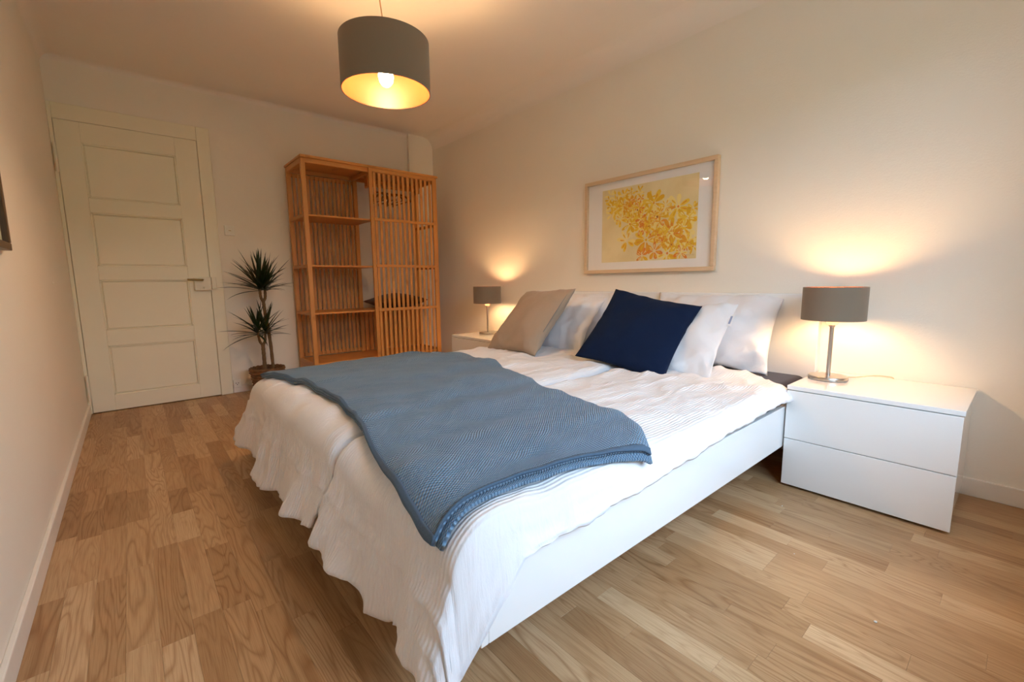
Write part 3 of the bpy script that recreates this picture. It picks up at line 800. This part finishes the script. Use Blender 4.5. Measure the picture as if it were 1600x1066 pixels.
# painted petals: flat shapes on the sheet, layer upon layer
rq = random.Random(11); LAYER = [0]
PV, PF, PM = [], [], []
def blob(cy_, cz_, ang, ln, wd, mi, pts=10):
    LAYER[0] += 1; xx = W-.0129-LAYER[0]*2e-6
    k = len(PV); ok = []
    for i in range(pts):
        t = 2*math.pi*i/pts
        a = math.cos(t)*ln/2; b = math.sin(t)*wd/2*(1+.45*math.cos(t))*(1+.18*rq.uniform(-1, 1))
        y = cy_-(a+ln/2)*math.cos(ang)+b*math.sin(ang); z = cz_+(a+ln/2)*math.sin(ang)+b*math.cos(ang)
        ok.append((xx, max(ay1+.002, min(ay0-.002, y)), max(az0+.002, min(az1-.002, z))))
    PV.extend(ok); PF.append(tuple(range(k, k+pts))); PM.append(mi)
def flower(a, b, r, cols, core, n=6, soft=0):
    y, z = ay0+(ay1-ay0)*a, az1+(az0-az1)*b; ph = rq.random()*6
    for i in range(n):
        an = ph+2*math.pi*i/n+rq.uniform(-.25, .25)
        blob(y-r*.16*math.cos(an), z+r*.16*math.sin(an), an, r*rq.uniform(.75, 1.05), r*rq.uniform(.26, .42), rq.choice(cols))
        if not soft: blob(y-r*.3*math.cos(an), z+r*.3*math.sin(an), an+.08, r*.5, r*.12, rq.choice((1, 2, 3)))
    if core is not None: blob(y+r*.1, z, 0, r*.2, r*.2, core, 8)
for i in range(46):      # soft pale cluster, upper left to lower right
    t = rq.random(); a = .08+.86*t+rq.uniform(-.1, .1); b = .12+.62*t+rq.uniform(-.2, .2)
    if a < .16 and b > .45: continue
    flower(a, b, rq.uniform(.035, .06), (3, 3, 0), None, 5, 1)
for i in range(26):
    a, b = rq.uniform(.08, .55), rq.uniform(.06, .36)
    flower(a, b, rq.uniform(.022, .045), (0, 3, 1), None, 5, 1)
for a, b, r, cols, core in ((.26, .26, .075, (0, 1), 2), (.41, .33, .06, (0, 3), 5), (.58, .27, .08, (1, 2, 0), 2), (.82, .36, .085, (0, 2, 3), 4), (.62, .45, .085, (0, 3, 1), 5),
                            (.33, .50, .07, (1, 0), 4), (.76, .66, .09, (2, 1, 0), 5), (.51, .73, .10, (1, 2, 0), 1), (.30, .72, .075, (0, 3), None), (.90, .50, .07, (0, 1), None),
                            (.73, .92, .085, (0, 3, 1), 4), (.92, .80, .06, (3, 2), 4), (.60, .88, .06, (4, 2), None), (.47, .93, .05, (1, 4), None), (.88, .62, .06, (0, 1, 2), None), (.86, .92, .05, (3, 4), None),
                            (.68, .78, .045, (4, 2), 4), (.44, .58, .05, (0, 4), None), (.96, .40, .04, (1, 0), None), (.70, .33, .05, (0, 3), None), (.22, .42, .05, (0, 3), None)):
    flower(a, b, r*.92, cols, core, 7)
for i in range(34):
    t = rq.random(); a = .2+.76*t+rq.uniform(-.1, .1); b = .2+.7*t+rq.uniform(-.18, .14)
    flower(min(.97, a), min(.97, b), rq.uniform(.022, .042), rq.choice(((0, 1), (0, 3), (2, 1), (2, 4))), rq.choice((None, 4, 5, None)), 5)
pc = mesh('painted_petals', PV, PF, PET[0], art)
for q in PET[1:]: pc.data.materials.append(q)
for f, mi in zip(pc.data.polygons, PM): f.material_index = mi
pc['kind'] = 'stuff'
sg = tube('signature', [(W-.0134, ay1+.075-.06*k/14, az0+.022+.004*math.sin(k*2.1)) for k in range(15)], .0006, PET[5], art, 4)
box('glass', W-.0185, W-.017, pb+fw, pa-fw, qa+fw, qb-fw, M['glass'], pic, bev=0)

# ------------------------------------------------------------------ dracaena in a basket
BX, BY = 1.105, -.255
pt = thing('potted_dracaena', (BX, BY, 0), 'spiky green dracaena in a brown wicker basket beside the wardrobe', 'plant')
rows, seg = 9, 64; vs, fs = [], []
HB = .225
prof = []
for r in range(rows*4+1):
    z = HB*r/(rows*4); rad = .088+.034*(z/HB)**.8
    if r > rows*4-8: rad += .005
    prof.append((rad, z))
for side in (0, 1):
    for k, (rad, z) in enumerate(prof):
        for i in range(seg):
            a = 2*math.pi*i/seg; row = k//4; ph = (k % 4)/4
            wv = .0065*math.sin(math.pi*ph)+.0055*math.sin(math.pi*ph)*math.cos(16*a+math.pi*(row % 2))
            rr = rad+wv if side == 0 else rad-.010
            vs.append((BX+rr*math.cos(a), BY+rr*math.sin(a), z+.001))
NP = len(prof)
for side in (0, 1):
    o_ = side*NP*seg
    for k in range(NP-1):
        for i in range(seg):
            q = (o_+k*seg+i, o_+k*seg+(i+1) % seg, o_+(k+1)*seg+(i+1) % seg, o_+(k+1)*seg+i); fs.append(q if side == 0 else q[::-1])
for i in range(seg):
    a, b = (NP-1)*seg+i, (NP-1)*seg+(i+1) % seg; fs.append((a, b, b+NP*seg, a+NP*seg))
fs.append(tuple(range(seg))[::-1])
bk = mesh('basket', vs, fs, M['wicker'], pt, True)
rv, rf = tube_geo([(BX+(.124+.003*math.cos(20*t))*math.cos(t), BY+(.124+.003*math.cos(20*t))*math.sin(t), HB-.003+.003*math.sin(20*t)) for t in [2*math.pi*i/96 for i in range(97)]], .0075, 6)
mesh('rim', rv, rf, M['wicker'], bk, True)
lathe('soil', [(0, 0), (.107, 0), (.107, .004), (.05, .012), (0, .014)], (BX, BY, HB-.035), M['soil'], pt, 24)
def stem(pts, r0, r1):
    p = curve_pts(pts, 8); n_ = len(p)
    return tube('stem', p, [(r0+(r1-r0)*i/(n_-1))*(1+.08*math.sin(i*2.2)) for i in range(n_)], M['stem'], pt, 10)
zs0 = HB-.028
stem([(1.150, BY, zs0), (1.143, BY, .45), (1.122, BY-.005, .68), (1.118, BY, .775)], .013, .013)
stem([(1.118, BY, .765), (1.102, BY-.004, .80), (1.098, BY-.008, .87)], .012, .010)
stem([(1.118, BY, .765), (1.136, BY+.01, .80), (1.140, BY+.012, .87)], .012, .010)
stem([(1.085, BY-.02, zs0), (1.084, BY-.02, .33), (1.084, BY-.02, .425)], .015, .014)
stem([(1.084, BY-.02, .415), (1.062, BY-.03, .45), (1.052, BY-.035, .53)], .011, .009)
stem([(1.084, BY-.02, .415), (1.104, BY-.015, .45), (1.110, BY-.01, .52)], .011, .009)
rl = random.Random(21)
def leaf(c, az, el, ln, w, droop):
    p = Vector(c); d = Vector((math.cos(az)*math.cos(el), math.sin(az)*math.cos(el), math.sin(el))); n_ = 7; vs, fs = [], []
    for i in range(n_+1):
        t = i/n_
        sd = d.cross(Vector((0, 0, 1)));  sd = sd.normalized() if sd.length > .05 else Vector((1, 0, 0)); nn = sd.cross(d).normalized()
        wd_ = w*(.55+.45*min(1, t*4))*(1-t**2.2)+.0004
        vs += [p+sd*wd_/2+nn*wd_*.18, p-nn*wd_*.05, p-sd*wd_/2+nn*wd_*.18]
        p = p+d*(ln/n_); d = (d+Vector((0, 0, -droop*(.4+t)/n_))).normalized()
        p.y = min(p.y, -.012); 
    for i in range(n_):
        for k in (0, 1): a = i*3+k; fs.append((a, a+1, a+4, a+3))
    o = mesh('leaf', vs, fs, M['leaf'], pt, True)
    return o
def crown(c, n_, l0, l1, emin, w=.024):
    for i in range(n_):
        az = i*2.399963+rl.uniform(-.3, .3); f = (i+.5)/n_
        el = R(88-(88-emin)*f**.85+rl.uniform(-7, 7)); ln = rl.uniform(l0, l1)*(1-.12*(1-f))
        if math.sin(az) > .3: ln = min(ln, .24+.1*math.sin(el))
        if math.cos(az) > .7 and f > .55: ln *= .8
        leaf((c[0]+.006*math.cos(az), c[1]+.006*math.sin(az), c[2]-.05*f), az, el, ln, w*rl.uniform(.8, 1.1), rl.uniform(.25, .55)+.9*max(0, f-.75)*rl.random()*3)
crown((1.098, BY-.008, .90), 34, .27, .36, 4)
crown((1.140, BY+.012, .90), 30, .26, .34, 8)
crown((1.052, BY-.035, .55), 26, .22, .31, -8)
crown((1.112, BY-.01, .54), 20, .22, .30, 0)

# ------------------------------------------------------------------ specks on the floor
for (x, y), r, lb_ in (((1.71, -4.124), .004, 'white speck of lint on the floor nearest the photo bottom'), ((2.199, -3.74), .0025, 'white speck of lint on the floor beside the bed rail'), ((1.883, -3.881), .002, 'faintest white speck of lint in the middle of the right floor')):
    bm = bmesh.new(); bmesh.ops.create_icosphere(bm, subdivisions=1, radius=r)
    for v_ in bm.verts: v_.co = Vector((v_.co.x*1.2, v_.co.y, v_.co.z*.6))+Vector((x, y, r*.6))+Vector((rl.uniform(-1, 1), rl.uniform(-1, 1), 0))*r*.2
    tag(from_bm('lint_speck', bm, M['lint'], None, True), lb_, 'lint', 'specks on the floor')
